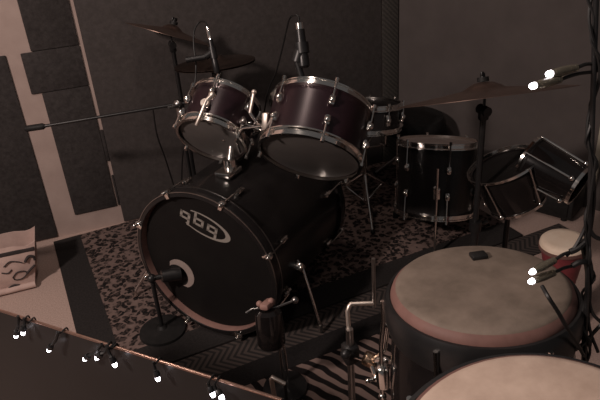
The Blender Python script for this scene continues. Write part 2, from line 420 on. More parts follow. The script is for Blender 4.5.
# ------------------------------------------------------------------ stands
def tripod(parent, x, y, zj, spread, rot, r=.006, m_=None, zf=.009):
    m_ = m_ or M['chrome']
    for k in range(3):
        a = rot+2*PI*k/3; d = V((math.cos(a), math.sin(a), 0)); o = V((x, y, 0))
        f = o+d*spread+V((0, 0, zf+.012))
        l = build('leg', MB().tube([o+d*.012+V((0, 0, zj)), o+d*spread*.5+V((0, 0, zj*.55)), f], r, 8).tube([o+d*spread*.45+V((0, 0, zj*.6)), o+d*.012+V((0, 0, zj*.28))], r*.7, 8), m_, parent)
        build('rubber_foot', MB().ball(f, .0115), M['rubber'], l)

def collar(mb, p, r, h): mb.lathe([(0, -h/2), (r, -h/2), (r, h/2), (0, h/2)], 16, Matrix.Translation(V(p)))

def cymbal(label, c, nrm, R, mat, bell=.055, name='cymbal'):
    m4 = frame(c, nrm)
    prof = [(.007, .026), (bell*.45, .024), (bell*.8, .014), (bell, .006), (R*.5, -.002), (R*.85, -.011), (R, -.017),
            (R, -.0182), (R*.85, -.0125), (R*.5, -.0035), (bell, .0045), (bell*.8, .0125), (bell*.45, .0225), (.007, .0245)]
    mb = MB().lathe(prof, 80, closed=True)
    return solo_m(name, mb, mat, label, 'cymbal', m4)
def solo_m(name, mb, mats, label, cat, m4):
    o = build(name, mb, mats); o.matrix_world = m4; WM[o.name] = m4; o['label'] = label; o['category'] = cat; return o

def cymbal_stand(label, x, y, c, nrm, zj, spread, rot, metal, zf=.009):
    s = thing('cymbal_stand', label, 'stand', (x, y, 0)); c = V(c); nrm = V(nrm).normalized()
    under = c-nrm*.022
    zt = under.z-.05
    build('base_tube', MB().tube([(x, y, .04), (x, y, zt*.55)], .0125, 14), metal, s)
    build('upper_tube', MB().tube([(x, y, zt*.55), (x, y, zt)], .0090, 12), metal, s)
    hl = MB(); collar(hl, (x, y, zj), .020, .03); build('leg_collar', hl, metal, s)
    h = MB(); collar(h, (x, y, zt*.55), .019, .035)
    h.box((.04, .012, .012), Matrix.Translation((x+.028, y, zt*.55)), .004)
    build('height_clamp', h, metal, s)
    tl = MB().box((.028, .022, .034), Matrix.Translation((x, y, zt)), .006)
    tl.lathe([(0, -.02), (.015, -.02), (.015, .02), (0, .02)], 14, Matrix.Translation((x, y, zt+.014)) @ Matrix.Rotation(PI/2, 4, 'X'))
    tl.tube([V((x, y, zt+.01)), under, c+nrm*.055], .0042, 8)
    tp = build('tilter', tl, M['black_metal'], s)
    fe = MB(); fm_ = frame(c, nrm)
    fe.lathe([(.0048, .027), (.017, .027), (.017, .040), (.0048, .040)], 16, fm_, closed=True)
    build('felt', fe, M['rubber'], tp)
    wg = MB(); wg.lathe([(0, .040), (.008, .040), (.007, .052), (0, .054)], 12, fm_)
    wg.box((.036, .005, .014), fm_ @ Matrix.Translation((0, 0, .049)), .002)
    build('wing_nut', wg, M['black_metal'], tp)
    build('lower_felt', MB().lathe([(.0048, .009), (.013, .009), (.013, .0215), (.0048, .0215)], 14, fm_, closed=True), M['rubber'], tp)
    tripod(s, x, y, zj, spread, rot, .006, metal, zf)
    return s
# ride on the right
rc = (1.0814, 1.4486, 0.9089); rn = V((.060, .338, .938))
cymbal('large ride cymbal seen almost edge-on at the right, above the congas', rc, rn, .255, M['bronze'], .06, 'ride_cymbal')
u = V(rc)-rn.normalized()*.022
cymbal_stand('black cymbal stand under the large ride cymbal', u.x, u.y, rc, rn, .28, .25, 1.3, M['black_metal'])
# crash at top left
cc = (0.3982, 2.6619, 0.9536); cn = V((.395, .125, .918))
cymbal('tilted crash cymbal at upper left, its left tip catching light', cc, cn, .19, M['bronze'], .045, 'crash_cymbal')
u = V(cc)-cn.normalized()*.022
cymbal_stand('dark cymbal stand under the crash cymbal at upper left', u.x, u.y, cc, cn, .25, .21, .4, M['black_metal'])
# hi-hats behind the small tom
hc = V((0.5323, 2.5224, 0.8283)); hn = V((0, .09, 1)).normalized()
hh = thing('hi_hat', 'pair of dark hi-hat cymbals on a stand behind the small rack tom', 'cymbal', (hc.x, hc.y, 0))
def hat(z, flip):
    m4 = frame(hc+V((0, 0, z)), hn if not flip else -hn)
    R = .168
    return MB().lathe([(.007, .020), (.03, .018), (.045, .004), (R*.8, -.006), (R, -.010), (R, -.0112), (R*.8, -.0075), (.045, .0028), (.03, .0165), (.007, .0185)], 72, m4, closed=True)
build('top_cymbal', hat(.012, False), M['darkbronze'], hh)
build('bottom_cymbal', hat(-.016, True), M['darkbronze'], hh)
build('rod', MB().tube([hc+V((0, 0, .10)), hc-V((0, 0, .30))], .0032, 8), M['steel'], hh)
cl = MB(); collar(cl, hc+V((0, 0, .05)), .012, .03); build('clutch', cl, M['black_metal'], hh)
tb = MB().tube([hc-V((0, 0, .06)), V((hc.x, hc.y, .05))], .011, 12); collar(tb, hc-V((0, 0, .05)), .02, .02)
build('tube', tb, M['black_metal'], hh)
tripod(hh, hc.x, hc.y, .30, .20, .1, .006, M['black_metal'])
pd = MB().box((.08, .24, .012), Matrix.Translation((hc.x+.08, hc.y+.12, .04)) @ Matrix.Rotation(-.7, 4, 'Z') @ Matrix.Rotation(.12, 4, 'X'), .004)
pd.box((.09, .25, .006), Matrix.Translation((hc.x+.08, hc.y+.12, .012)) @ Matrix.Rotation(-.7, 4, 'Z'), .002)
build('foot_pedal', pd, M['steel'], hh)
# snare stand
ss = thing('snare_stand', 'chrome snare stand with spread legs under the black snare drum', 'stand', (SN.x, SN.y, 0))
build('tube', MB().tube([(SN.x, SN.y, .05), (SN.x, SN.y, .34)], .011, 12), M['chrome'], ss)
for k in range(3):
    a = .6+2*PI*k/3; d = V((math.cos(a), math.sin(a), 0)); b0 = V((SN.x, SN.y, .34))
    build('basket_arm', MB().tube([b0, b0+d*.12+V((0, 0, .05)), b0+d*.186+V((0, 0, .082)), b0+d*.188+V((0, 0, .118))], .005, 8).tube([b0+d*.150+V((0, 0, .074)), b0+d*.195+V((0, 0, .078))], .008, 8), M['chrome'], ss)
tripod(ss, SN.x, SN.y, .20, .24, 2.3, .006, M['chrome'])
# throne
TH = V((1.52, 2.615, 0))
th = thing('drum_throne', 'round black drum throne in the corner behind the floor tom', 'stool', TH)
build('seat', MB().lathe([(0, .305), (.15, .305), (.168, .318), (.172, .345), (.160, .372), (.12, .385), (0, .39)], 48, Matrix.Translation(TH)), M['rubber'], th)
build('post', MB().tube([TH+V((0, 0, .04)), TH+V((0, 0, .31))], .013, 12), M['steel'], th)
tripod(th, TH.x, TH.y, .2, .20, .2, .008, M['steel'])
# bass pedal
pz = BC-BN*(BL+.02); pz.z = 0
pdl = thing('bass_drum_pedal', 'chrome bass drum pedal clamped behind the bass drum', 'pedal', pz)
fx = frame(pz, V((0, 0, 1)), -BN)
build('base_plate', MB().box((.30, .10, .006), fx @ Matrix.Translation((.14, 0, .012)), .002), M['black_metal'], pdl)
build('footboard', MB().box((.25, .075, .009), fx @ Matrix.Translation((.17, 0, .048)) @ Matrix.Rotation(.13, 4, 'Y'), .004), M['steel'], pdl)
fr = MB().tube([fx @ V((.03, .055, .01)), fx @ V((.04, .055, .20))], .008, 10).tube([fx @ V((.03, -.055, .01)), fx @ V((.04, -.055, .20))], .008, 10)
fr.tube([fx @ V((.04, .075, .20)), fx @ V((.04, -.075, .20))], .006, 10)
build('frame', fr, M['chrome'], pdl)
build('beater', MB().tube([fx @ V((.04, 0, .20)), fx @ V((.055, 0, .315))], .0035, 8).ball(fx @ V((.052, 0, .33)), .024, (1, 1, 1.3)), M['chrome'], pdl)

# tom mount on the bass drum
mp_ = V((.408, 1.950, .577))
mt = thing('tom_mount', 'chrome double tom mount rising from the top of the bass drum', 'bracket', mp_)
top = mp_+V((.045, .055, .130))
build('base_plate', MB().box((.085, .065, .022), Matrix.Translation(mp_+V((0, 0, .020))) @ Matrix.Rotation(.73, 4, 'Z'), .006), M['chrome'], mt)
build('post', MB().tube([mp_+V((0, 0, .02)), top], .0125, 14), M['chrome'], mt)
hb = MB().box((.05, .04, .045), Matrix.Translation(top) @ Matrix.Rotation(.73, 4, 'Z'), .01); hb.ball(top+V((.0, -.03, 0)), .018);
hb.box((.04, .008, .012), Matrix.Translation(top+V((-.03, -.03, .0))), .003)
build('clamp', hb, M['chrome'], mt)
hc_ = MB(); collar(hc_, mp_+V((.012, .015, .045)), .024, .03); build('post_collar', hc_, M['chrome'], mt)
def arm(e0, e1, e2):
    build('arm', MB().tube([top, V(e0), V(e1)], .0058, 10), M['chrome'], mt)
    q = MB().box((.032, .032, .045), frame(e1, V(e2)), .007); q.ball(V(e1), .017)
    q.tube([V(e1), V(e1)+V(e2).normalized()*.05], .0055, 10)
    build('arm_bracket', q, M['chrome'], mt)
c1m = t1+tx1*.09; c2m = t2+tx2*.10
s1 = V((.60, -.72, -.1)); s1 = (s1-tx1*s1.dot(tx1)).normalized(); s2 = (-V((.62, -.72, .1))); s2 = (s2-tx2*s2.dot(tx2)).normalized()
build('memory_rod', MB().tube([(0.5142, 1.8904, 0.8837), (0.5039, 1.8813, 0.8611), (0.4892, 1.8758, 0.8209)], .0060, 10).ball(V((0.5142, 1.8904, 0.8837)), .009), M['nickel'], mt)
build('memory_block', MB().box((.026, .022, .055), frame((0.5244, 1.8190, 0.8048), V((.2, .2, .95))), .006), M['nickel'], mt)
build('rod_bridge', MB().tube([(0.4892, 1.8758, 0.8209), (0.5056, 1.8515, 0.7874), (0.5234, 1.8214, 0.7870), (0.4614, 1.8819, 0.7720), (0.4415, 1.9193, 0.7198), (0.4557, 1.9427, 0.6635)], .006, 10), M['chrome'], mt)
arm(top+V((.0, -.01, .06)), c1m+s1*.142, tx1)
arm(top+V((.03, -.05, .05)), c2m+s2*.190, tx2)

# ------------------------------------------------------------------ microphones
def mic(label, name, pts_body, rad, cable_pts, clip=None, silver_len=.03, clip_m=None):
    a, b_ = V(pts_body[0]), V(pts_body[1])          # a = cable end, b = capsule end
    d = (b_-a).normalized(); L = (b_-a).length
    m = thing(name, label, 'microphone', a)
    fm_ = frame(a, d)
    build('connector', MB().lathe([(0, 0), (rad*.75, 0), (rad*.75, silver_len), (rad*.9, silver_len+.002), (0, silver_len+.002)], 18, fm_), M['chrome'], m)
    build('body', MB().lathe([(0, silver_len), (rad*.95, silver_len), (rad, L*.7), (rad*1.15, L*.78), (rad*1.15, L), (rad*.8, L+.006), (0, L+.006)], 22, fm_), M['black_metal'], m)
    build('band', MB().lathe([(rad*.9, L*.62), (rad*1.08, L*.62), (rad*1.08, L*.66), (rad*.9, L*.66)], 20, fm_, closed=True), M['steel'], m)
    if clip:
        c = MB().tube([a.lerp(b_, .55), V(clip[0])], rad*1.25, 12)
        for p, q in zip(clip, clip[1:]): c.tube([V(p), V(q)], .011, 10)
        c.lathe([(rad, L*.45), (rad*1.4, L*.45), (rad*1.4, L*.7), (rad, L*.7)], 20, fm_, closed=True)
        build('clip', c, M['plastic'], m)
    build('cable', MB().tube(curve(cable_pts), .0032, 8), M['cable'], m)
    return m
mic('slim microphone with a bright connector clipped over the small rack tom', 'tom_microphone',
    ((0.4825, 2.3342, 1.0174), (0.4823, 2.2709, 0.8610)), .0105,
    [(0.4825, 2.3342, 1.0174), (0.4800, 2.3555, 1.0324), (0.4645, 2.3931, 1.0262), (0.4387, 2.3848, 0.9956), (0.4251, 2.3595, 0.9419), (0.4187, 2.3381, 0.8784), (0.3928, 2.3124, 0.7950), (0.3466, 2.3733, 0.6191), (0.3218, 2.4873, 0.4230), (0.2981, 2.5415, 0.2060)],
    [(0.4507, 2.3007, 0.9165), (0.3817, 2.3214, 0.9114)], .048)
mic('black microphone with an arching cable clipped to the large rack tom rim', 'tom_microphone',
    ((0.6871, 1.8937, 1.0806), (0.6782, 1.8493, 0.9529)), .0165,
    [(0.6871, 1.8937, 1.0806), (0.6934, 1.9118, 1.0955), (0.6877, 1.9281, 1.0999), (0.6828, 1.9765, 1.0765), (0.6679, 2.0157, 0.9878), (0.6486, 2.0607, 0.8854), (0.6339, 2.1340, 0.7938), (0.6114, 2.1819, 0.6517)],
    [(0.6600, 1.8627, 0.9658), (0.6669, 1.8447, 0.9163)], .02)
# overhead boom stand, counterweight to the left
e0 = V((-0.2495, 2.5222, 0.6936)); e1 = V((-0.1741, 2.4993, 0.6986)); e2 = V((0.3345, 2.3895, 0.7264)); e3 = V((0.4342, 2.3595, 0.7334))
bs = thing('microphone_stand', 'black boom microphone stand reaching left in front of the pale wall strip', 'stand', (e2.x, e2.y, 0))
build('boom_arm', MB().tube([e1, e2, e3], .0062, 12), M['black_metal'], bs)
build('counterweight', MB().tube([e0, e0.lerp(e1, .08), e0.lerp(e1, .9), e1], [.009, .0125, .0125, .008], 14), M['rubber'], bs)
ck = MB().ball(e2, .020); collar(ck, e2-V((0, 0, .03)), .014, .05); ck.box((.05, .012, .012), Matrix.Translation(e2+V((-.02, -.02, 0))), .004)
build('swivel_clutch', ck, M['steel'], bs)
build('pole', MB().tube([e2, V((e2.x, e2.y, .03))], .0095, 12), M['black_metal'], bs)
tripod(bs, e2.x, e2.y, .16, .19, 1.75, .006, M['black_metal'])
build('cable', MB().tube(curve([(0.2338, 2.3854, 0.7218), (0.2331, 2.4064, 0.6093), (0.2523, 2.4506, 0.4861), (0.2690, 2.4942, 0.3603), (0.2821, 2.5212, 0.2454)]), .0032, 8), M['cable'], bs)
# kick drum microphone on a short stand
kx, ky = .40, 1.47
ks = thing('kick_drum_microphone', 'fat black microphone on a short chrome stand in front of the bass drum', 'microphone', (kx, ky, 0))
kc = V((0.3696, 1.4626, 0.3501)); kb = V((0.3617, 1.4346, 0.2308))
build('body', MB().lathe([(0, 0), (.030, 0), (.041, .010), (.043, .05), (.043, (kb-kc).length-.012), (.036, (kb-kc).length), (0, (kb-kc).length)], 28, frame(kc, kb-kc)), M['gloss_black'], ks)
sw_ = MB().box((.055, .03, .02), frame(kc-V((0, 0, -.018)), kc-kb), .007); sw_.ball(kc+V((-.022, .01, .020)), .010); sw_.ball(kc+V((.012, 0, .026)), .010)
build('swivel_clamp', sw_, M['hoop_wood'], ks)
br = MB().tube([V((0.3035, 1.4733, 0.3502)), V((0.3229, 1.4719, 0.3596)), V((0.3921, 1.4642, 0.3452)), V((0.4588, 1.4682, 0.3503))], .004, 8); br.ball(V((0.4588, 1.4682, 0.3503)), .012)
build('cross_bar', br, M['steel'], ks)
build('pole', MB().tube([V((kx-.005, ky, .03)), V((kx-.005, ky, .17)), kb+V((.018, -.012, .03))], .0052, 10).tube([V((kx+.011, ky, .03)), V((kx+.011, ky, .15)), kb+V((.03, -.012, .04))], .004, 10), M['chrome'], ks)
build('base', MB().lathe([(0, .007), (.075, .007), (.072, .018), (.02, .03), (0, .032)], 36, Matrix.Translation((kx, ky, 0))), M['black_metal'], ks)
# bent chrome foot bar next to it
fa, fb, fc = V((0.3533, 1.2997, 0.1981)), V((0.3203, 1.3232, 0.2201)), V((0.3307, 1.3291, 0.1085))
fb2 = fb.copy(); fc = V((fc.x, fc.y, .018))
fz = thing('bent_rod', 'short bent chrome rod standing behind the partition edge', 'rod', fc)
build('rod', MB().tube([fa, fb.lerp(fa, .1), fb+V((0, 0, -.012)), fc], .0072, 12), M['nickel'], fz)
build('rubber_foot', MB().lathe([(0, 0), (.016, 0), (.012, .03), (0, .03)], 14, Matrix.Translation((fc.x, fc.y, .007))), M['rubber'], fz)
fd = fa.copy(); fd.z = .018
build('rod_leg', MB().tube([fa, V((fa.x, fa.y, fa.z-.02)), fd], .005, 10), M['black_metal'], fz)

# ------------------------------------------------------------------ congas
def conga(label, c, nrm, R, H, skin, shell, nl=6, rim='hardware', a0=.2, name='conga_drum', squat=1, zfoot=0):
    nrm = V(nrm).normalized(); m4 = frame(V(c)-nrm*H, nrm, V((1, 0, 0)))
    g = thing(name, label, 'drum', m4)
    prof = [(R*.72, 0), (R*.80, .0), (R*.86, H*.12), (R*1.02, H*.38), (R*1.07*squat, H*.62), (R*1.06*squat, H*.76), (R*.985, H-.045), (R*.97, H-.012), (R*.93, H-.012), (R*.93, H-.05), (R*1.02*squat, H*.7), (R*.75, .01)]
    build('shell', MB().lathe(prof, 56, closed=True), shell, g, True)
    build('skin', MB().lathe([(0, H+.004), (R*.6, H+.003), (R*.89, H), (R*.935, H-.003), (R*.945, H-.005)], 64), skin, g, True)
    build('skin_edge', MB().lathe([(R*.945, H-.005), (R*.985, H-.010), (R*1.010, H-.020), (R*1.0, H-.030)], 64), M['pinkrim'], g, True)
    if rim == 'hardware':
        build('rim', MB().lathe([(R*1.016, H-.018), (R*1.050, H-.018), (R*1.080, H-.028), (R*1.085, H-.056), (R*1.05, H-.077), (R*1.005, H-.062)], 64, closed=True), M['black_metal'], g, True)
        for k in range(nl):
            a = a0+2*PI*k/nl; c_, s_ = math.cos(a), math.sin(a); q = R*1.10
            cm = Matrix(((c_, -s_, 0, 0), (s_, c_, 0, 0), (0, 0, 1, 0), (0, 0, 0, 1)))
            l = MB().box((.022, .03, .045), Matrix.Translation((R*1.15*c_*squat, R*1.15*s_*squat, H-.185)) @ cm, .006)
            lo = build('lug', l, M['chrome'], g, True)
            build('tension_rod', MB().tube([(R*1.17*c_, R*1.17*s_, H-.23), (R*1.15*c_, R*1.15*s_, H-.12), (q*c_, q*s_, H-.07), (q*c_, q*s_, H-.032)], .0040, 8).ball((R*1.17*c_, R*1.17*s_, H-.23), .0075), M['chrome'], lo, True)
    return g
g1 = conga('black conga with a worn tan skin and a dark damper patch, second nearest', (.522, .672, .908), (0, .1, 1), .143, .74, M['skin_a'], M['gloss_black'], a0=.55)
gp = MB(); gm = WM[g1.name]
gel = V((0.5652, 0.7390, 0.9067)); lp = gm.inverted() @ gel; 
gp.box((.028, .022, .008), Matrix.Translation((lp.x, lp.y, .74+.0065)) @ Matrix.Rotation(-.25, 4, 'Z'), .003)
gel_o = solo('damper_patch', gp, M['gel'], 'small dark damper patch stuck near the far edge of the worn conga skin', 'damper', local=True)
gel_o.matrix_world = gm; WM[gel_o.name] = gm
g2 = conga('nearest conga with a clean pale tan skin at the bottom right', (.345, .312, .97), (-.12, -.04, 1), .163, .76, M['skin_b'], M['gloss_black'], a0=.9)
def conga_stand(label, top, nrm, H, rot, R=.132):
    nrm = V(nrm).normalized(); foot = V(top)-nrm*H; x, y = foot.x, foot.y
    s = thing('conga_stand', label, 'stand', (x, y, 0))
    m4 = frame(foot, nrm)
    build('ring', MB().lathe([(R, .05), (R+.008, .05), (R+.008, .066), (R, .066)], 48, m4, closed=True), M['chrome'], s)
    for k in range(3):
        a = rot+2*PI*k/3; d = V((math.cos(a), math.sin(a), 0)); p = m4 @ V(((R+.006)*math.cos(a), (R+.006)*math.sin(a), .058)); 
        d = V((p.x-x, p.y-y, 0)).normalized(); f = V((x, y, 0))+d*.19; f.z = .018
        l = build('leg', MB().tube([p, p+d*.03+V((0, 0, -.01)), f], .008, 10), M['chrome'], s)
        build('rubber_foot', MB().ball(f, .0135), M['rubber'], l)
        build('cradle', MB().tube([m4 @ V((.10*math.cos(a), .10*math.sin(a), -.008)), m4 @ V(((R+.004)*math.cos(a), (R+.004)*math.sin(a), -.008)), p], .006, 8), M['chrome'], s)
conga_stand('chrome stand under the conga with the worn skin', (.522, .672, .908), (0, .1, 1), .74, 1.0)
conga_stand('chrome stand under the nearest conga', (.345, .312, .97), (-.12, -.04, 1), .76, -.3, .147)

# chrome percussion arm left of the congas
la, lb, lc, ld = V((0.5029, 1.0156, 0.6366)), V((0.4540, 1.0332, 0.6381)), V((0.4431, 1.0294, 0.6247)), V((0.4369, 1.0087, 0.5411))
ps = thing('percussion_stand', 'chrome stand with a bent arm and brass clamp left of the worn conga', 'stand', (ld.x, ld.y, 0))
build('bent_arm', MB().tube([la, lb, lb.lerp(lc, .5)+V((0, 0, .004)), lc, ld], .0052, 12), M['nickel'], ps)
build('pole', MB().tube([ld+V((0, 0, .05)), V((ld.x, ld.y, .04))], .0085, 12), M['steel'], ps)
build('upright_tube', MB().tube([V((la.x, la.y, la.z-.012)), V((la.x, la.y, la.z+.12))], .0042, 10), M['steel'], ps)
cb = MB().box((.036, .036, .05), Matrix.Translation(ld+V((0, 0, -.02))), .008); cb.ball(ld+V((-.02, -.02, .0)), .012)
build('clamp_block', cb, M['black_metal'], ps)
bc = V((0.4425, 0.9170, 0.5729)); ax = V((0.4566, 0.9073, 0.5642))-V((0.4284, 0.9267, 0.5816))
bc0 = MB().lathe([(0, -.014), (.015, -.014), (.0165, -.010), (.0165, .010), (.015, .014), (0, .014)], 18, frame(bc, ax))
bc0.box((.012, .012, .034), frame(bc, V((0, 0, 1))), .002)
build('brass_clamp', bc0, M['gold'], ps)
cr = MB().tube([ld+V((0, 0, -.03)), bc+V((0, 0, -.006)), V((0.4665, 0.8939, 0.6103)), V((0.4766, 0.8994, 0.6692))], .0045, 10); cr.ball(V((0.4766, 0.8994, 0.6692)), .008); cr.ball(V((0.4543, 0.8707, 0.6041)), .010); cr.ball(V((0.4359, 0.8762, 0.5599)), .009); cr.ball(V((0.4188, 0.8795, 0.5555)), .006)
cr.tube([bc, V((0.4543, 0.8707, 0.6041))], .006, 8); cr.tube([bc, V((0.4359, 0.8762, 0.5599))], .005, 8); cr.tube([V((0.4359, 0.8762, 0.5599)), V((0.4188, 0.8795, 0.5555))], .004, 8)
build('clamp_rod', cr, M['chrome'], ps)
tripod(ps, ld.x, ld.y, .18, .17, 2.6, .006, M['steel'])

# small red hand drum
rdc = V((1.3514, 1.3364, 0.4016)); rdn = V((-.06, .02, 1)).normalized()
hd = thing('hand_drum', 'small red hand drum with a cream skin behind the worn conga', 'drum', frame(rdc-rdn*rdc.z/rdn.z*.985, rdn))
Hh = (rdc.z-.012)/rdn.z*.985
build('shell', MB().lathe([(.052, .004), (.060, .004), (.040, Hh*.28), (.036, Hh*.4), (.058, Hh*.72), (.070, Hh-.03), (.072, Hh-.006), (.066, Hh-.006), (.052, Hh*.72), (.03, Hh*.4), (.034, Hh*.28)], 44, closed=True), M['red'], hd, True)
build('skin', MB().lathe([(0, Hh+.003), (.05, Hh+.002), (.066, Hh), (.072, Hh-.006), (.0745, Hh-.018)], 44), M['skin_c'], hd, True)
build('rim', MB().lathe([(.0735, Hh-.018), (.0765, Hh-.018), (.0765, Hh-.030), (.0725, Hh-.030)], 44, closed=True), M['pinkrim'], hd, True)

# pair of black bongos on a stand
ba = V((1.2055, 1.4884, 0.6278)); bna = V((-.34, .2, .92)).normalized()
bo = thing('bongo_drums', 'two glossy black bongos with chrome rims on a stand at the right', 'drum', (1.28, 1.47, 0))
def bongo(cen, nrm, R, H, a0):
    m4 = frame(cen-nrm*H, nrm)
    sh = build('shell', MB().lathe([(R*.70, 0), (R*.78, 0), (R*.92, H*.5), (R*.97, H-.004), (R*.90, H-.004), (R*.85, H*.5)], 48, m4, closed=True), M['gloss_black'], bo)
    build('head', MB().lathe([(0, H-.010), (R*.93, H-.010), (R*.97, H-.008), (R*.97, H-.014), (0, H-.014)], 44, m4), M['ebony'], sh)
    build('rim', MB().lathe([(R*.98, H-.004), (R*1.035, H-.002), (R*1.035, H+.006), (R*1.0, H+.006)], 56, m4, closed=True), M['chrome'], sh)
    build('bottom_rim', MB().lathe([(R*.70, 0), (R*.82, 0), (R*.83, .010), (R*.70, .010)], 48, m4, closed=True), M['chrome'], sh)
    for k in range(5):
        a = a0+2*PI*k/5; c_, s_ = math.cos(a), math.sin(a)
        l = build('tuning_lug', MB().tube([m4 @ V((R*1.05*c_, R*1.05*s_, H+.002)), m4 @ V((R*.93*c_, R*.93*s_, H*.12))], .0036, 8).ball(m4 @ V((R*.93*c_, R*.93*s_, H*.12)), .008), M['chrome'], sh)
bongo(ba, bna, .114, .15, .3)
bb = V((1.2752, 1.4520, 0.6479)); bnb = -(V((1.3424, 1.3066, 0.5997))-bb).normalized()
bongo(bb, bnb, .076, .175, .9)
cen = V((1.255, 1.50, .48))
jb = MB().tube([ba-bna*.10, cen, bb-bnb*.09], .012, 12); jb.box((.05, .05, .05), Matrix.Translation(cen), .01)
build('cross_block', jb, M['black_metal'], bo)
build('pole', MB().tube([cen, V((cen.x, cen.y, .04))], .0095, 12), M['black_metal'], bo)
tripod(bo, cen.x, cen.y, .2, .18, .5, .006, M['black_metal'])

# black amplifier at the foot of the right wall
ac = wb0 + wd*.80 - wn*.115
af = fm.copy(); af.translation = V((ac.x, ac.y, 0))
am = thing('amplifier', 'low black amplifier cabinet on the floor against the right wall', 'amplifier', af)
build('cabinet', MB().box((.50, .16, .145), Matrix.Translation((0, 0, .0865)), .012), M['tolex'], am, True)
build('grille', MB().box((.46, .008, .11), Matrix.Translation((0, -.082, .0865)), .003), M['rubber'], am, True)
build('handle', MB().tube(curve([(-.08, 0, .157), (-.06, 0, .176), (.06, 0, .176), (.08, 0, .157)]), .006, 8), M['rubber'], am, True)
for sx in (-.21, .21):
    for sy in (-.055, .055):
        build('rubber_foot', MB().lathe([(0, 0), (.014, 0), (.012, .015), (0, .015)], 12, Matrix.Translation((sx, sy, 0))), M['rubber'], am, True)

# microphone reaching into the port of the bass drum
bs_ = V((0.0748, 1.9417, 0.0090))
pmk = thing('port_microphone', 'black microphone on a round base reaching into the port of the bass drum', 'microphone', bs_)
pe = bw(bp(0, 0, -.017)+V((-.125, -.070*sgn, 0)))
jt = V((bs_.x, bs_.y, pe.z+.012))
build('round_base', MB().lathe([(0, 0), (.088, 0), (.086, .010), (.02, .018), (.012, .028), (0, .028)], 40, Matrix.Translation(bs_)), M['rubber'], pmk)
build('pole', MB().tube([bs_+V((0, 0, .02)), jt], .008, 12), M['black_metal'], pmk)
build('swivel', MB().ball(jt, .017), M['black_metal'], pmk)
build('body', MB().tube([jt, jt.lerp(pe, .3), jt.lerp(pe, .35), jt.lerp(pe, .98), pe], [.009, .010, .023, .025, .018], 16), M['plastic'], pmk)
build('ring_band', MB().tube([jt.lerp(pe, .31), jt.lerp(pe, .35)], [.016, .0235], 16), M['steel'], pmk)

# ------------------------------------------------------------------ paper bag at the left
bx0, bx1, by0, by1, bh = -.60, -.385, 2.50, 2.64, .205
bag = thing('paper_bag', 'pinkish paper bag with dark scribbled print standing at the left edge', 'bag', ((bx0+bx1)/2, (by0+by1)/2, 0))
mb = MB(); bmx = mb.bm
N1, N2 = 10, 8
def bagp(u, v, z, inset=0):                 # u,v in 0..1 round the outline
    k = z/bh
    return V((bx0+inset+(bx1-bx0-2*inset)*u+(.05*k if u > .5 else .0), by0+inset+(by1-by0-2*inset)*v, .012+z))
ring_uv = [(i/N1, 0) for i in range(N1)]+[(1, j/6) for j in range(6)]+[(1-i/N1, 1) for i in range(N1)]+[(0, 1-j/6) for j in range(6)]
def bag_ring(k, inset):
    vs = []
    for i, (u, v) in enumerate(ring_uv):
        bul = .016*math.sin(PI*min(1, k*1.02))
        p = bagp(u, v, k*bh, inset)
        if v == 0: p.y -= bul*math.sin(PI*u)+.004*math.sin(9*u+7*k)
        if u == 1: p.x += bul*.6*math.sin(PI*v)
        p.z += .010*math.sin(5*u+1)*(k > .95)+.004*math.sin(13*u)*(k > .9)
        vs.append(bmx.verts.new(p))
    return vs
rings = [bag_ring(j/N2, 0) for j in range(N2+1)]+[bag_ring((N2-j)/N2, .004) for j in range(N2)]
nn = len(ring_uv)
for a, c in zip(rings, rings[1:]):
    for i in range(nn): bmx.faces.new((a[i], a[(i+1) % nn], c[(i+1) % nn], c[i]))
bmx.faces.new(rings[0][::-1])
build('body', mb, M['bag'], bag)
ik = MB()
def scrib(pts, r=.0028):
    P = [V((bx0+(bx1-bx0)*u+.05*k*u, by0-.004-.016*math.sin(PI*min(1, k))*math.sin(PI*u)-.001, .012+bh*k)) for u, k in pts]
    ik.tube(curve(P, 5), r, 6)
scrib([(.50, .62), (.60, .70), (.72, .66), (.80, .60)]); scrib([(.84, .60), (.90, .70), (.98, .66), (1.0, .58)], .006)
scrib([(.62, .33), (.70, .42), (.82, .40), (.86, .32), (.78, .24), (.66, .25), (.62, .33)]); scrib([(.86, .32), (.93, .40), (1.0, .46)], .005)
scrib([(.50, .07), (.60, .12), (.72, .09)], .004); scrib([(.45, .50), (.55, .46), (.62, .52)])
build('print', ik, M['ink'], bag)
build('top_shadow_band', MB().box((.16, .006, .018), Matrix.Translation((-.425, by0-.004, .186)) @ Matrix.Rotation(.02, 4, 'Y'), .002), M['ink'], bag)  # solid dark strip standing in for the shade at the bag's mouth
build('rolled_base', MB().tube([(bx0, by0-.010, .018), (bx1+.004, by0-.010, .018)], .014, 12), M['bag'], bag)

# ------------------------------------------------------------------ partition with fairy lights
pa, pb = V((-.62, 1.392, .896)), V((.150, .580, .896))
pd_ = (pb-pa); pd_.z = 0; pdl_ = pd_.length; pd_.normalize(); pn = V((-.7255, -.688, 0))
pm = frame((pa+pb)/2, V((0, 0, 1)), pd_)
pt = thing('partition', 'low satin black partition board with a copper edge at the lower left', 'partition', ((pa.x+pb.x)/2, (pa.y+pb.y)/2, 0))
ny = -1 if (pm.to_3x3() @ V((0, -1, 0))).dot(pn) > 0 else 1
build('board', MB().box((pdl_, .0036, .894), pm @ Matrix.Translation((0, -ny*.0022, -.448))), M['sheen'], pt, smooth=False)
build('edge_trim', MB().box((pdl_, .0046, .0026), pm @ Matrix.Translation((0, -ny*.0022, .0002)), .0008), M['trim'], pt)
build('foot', MB().box((.06, .30, .03), pm @ Matrix.Translation((.3, 0, -.885)), .006), M['black_metal'], pt)
build('foot', MB().box((.06, .30, .03), pm @ Matrix.Translation((-.3, 0, -.885)), .006), M['black_metal'], pt)

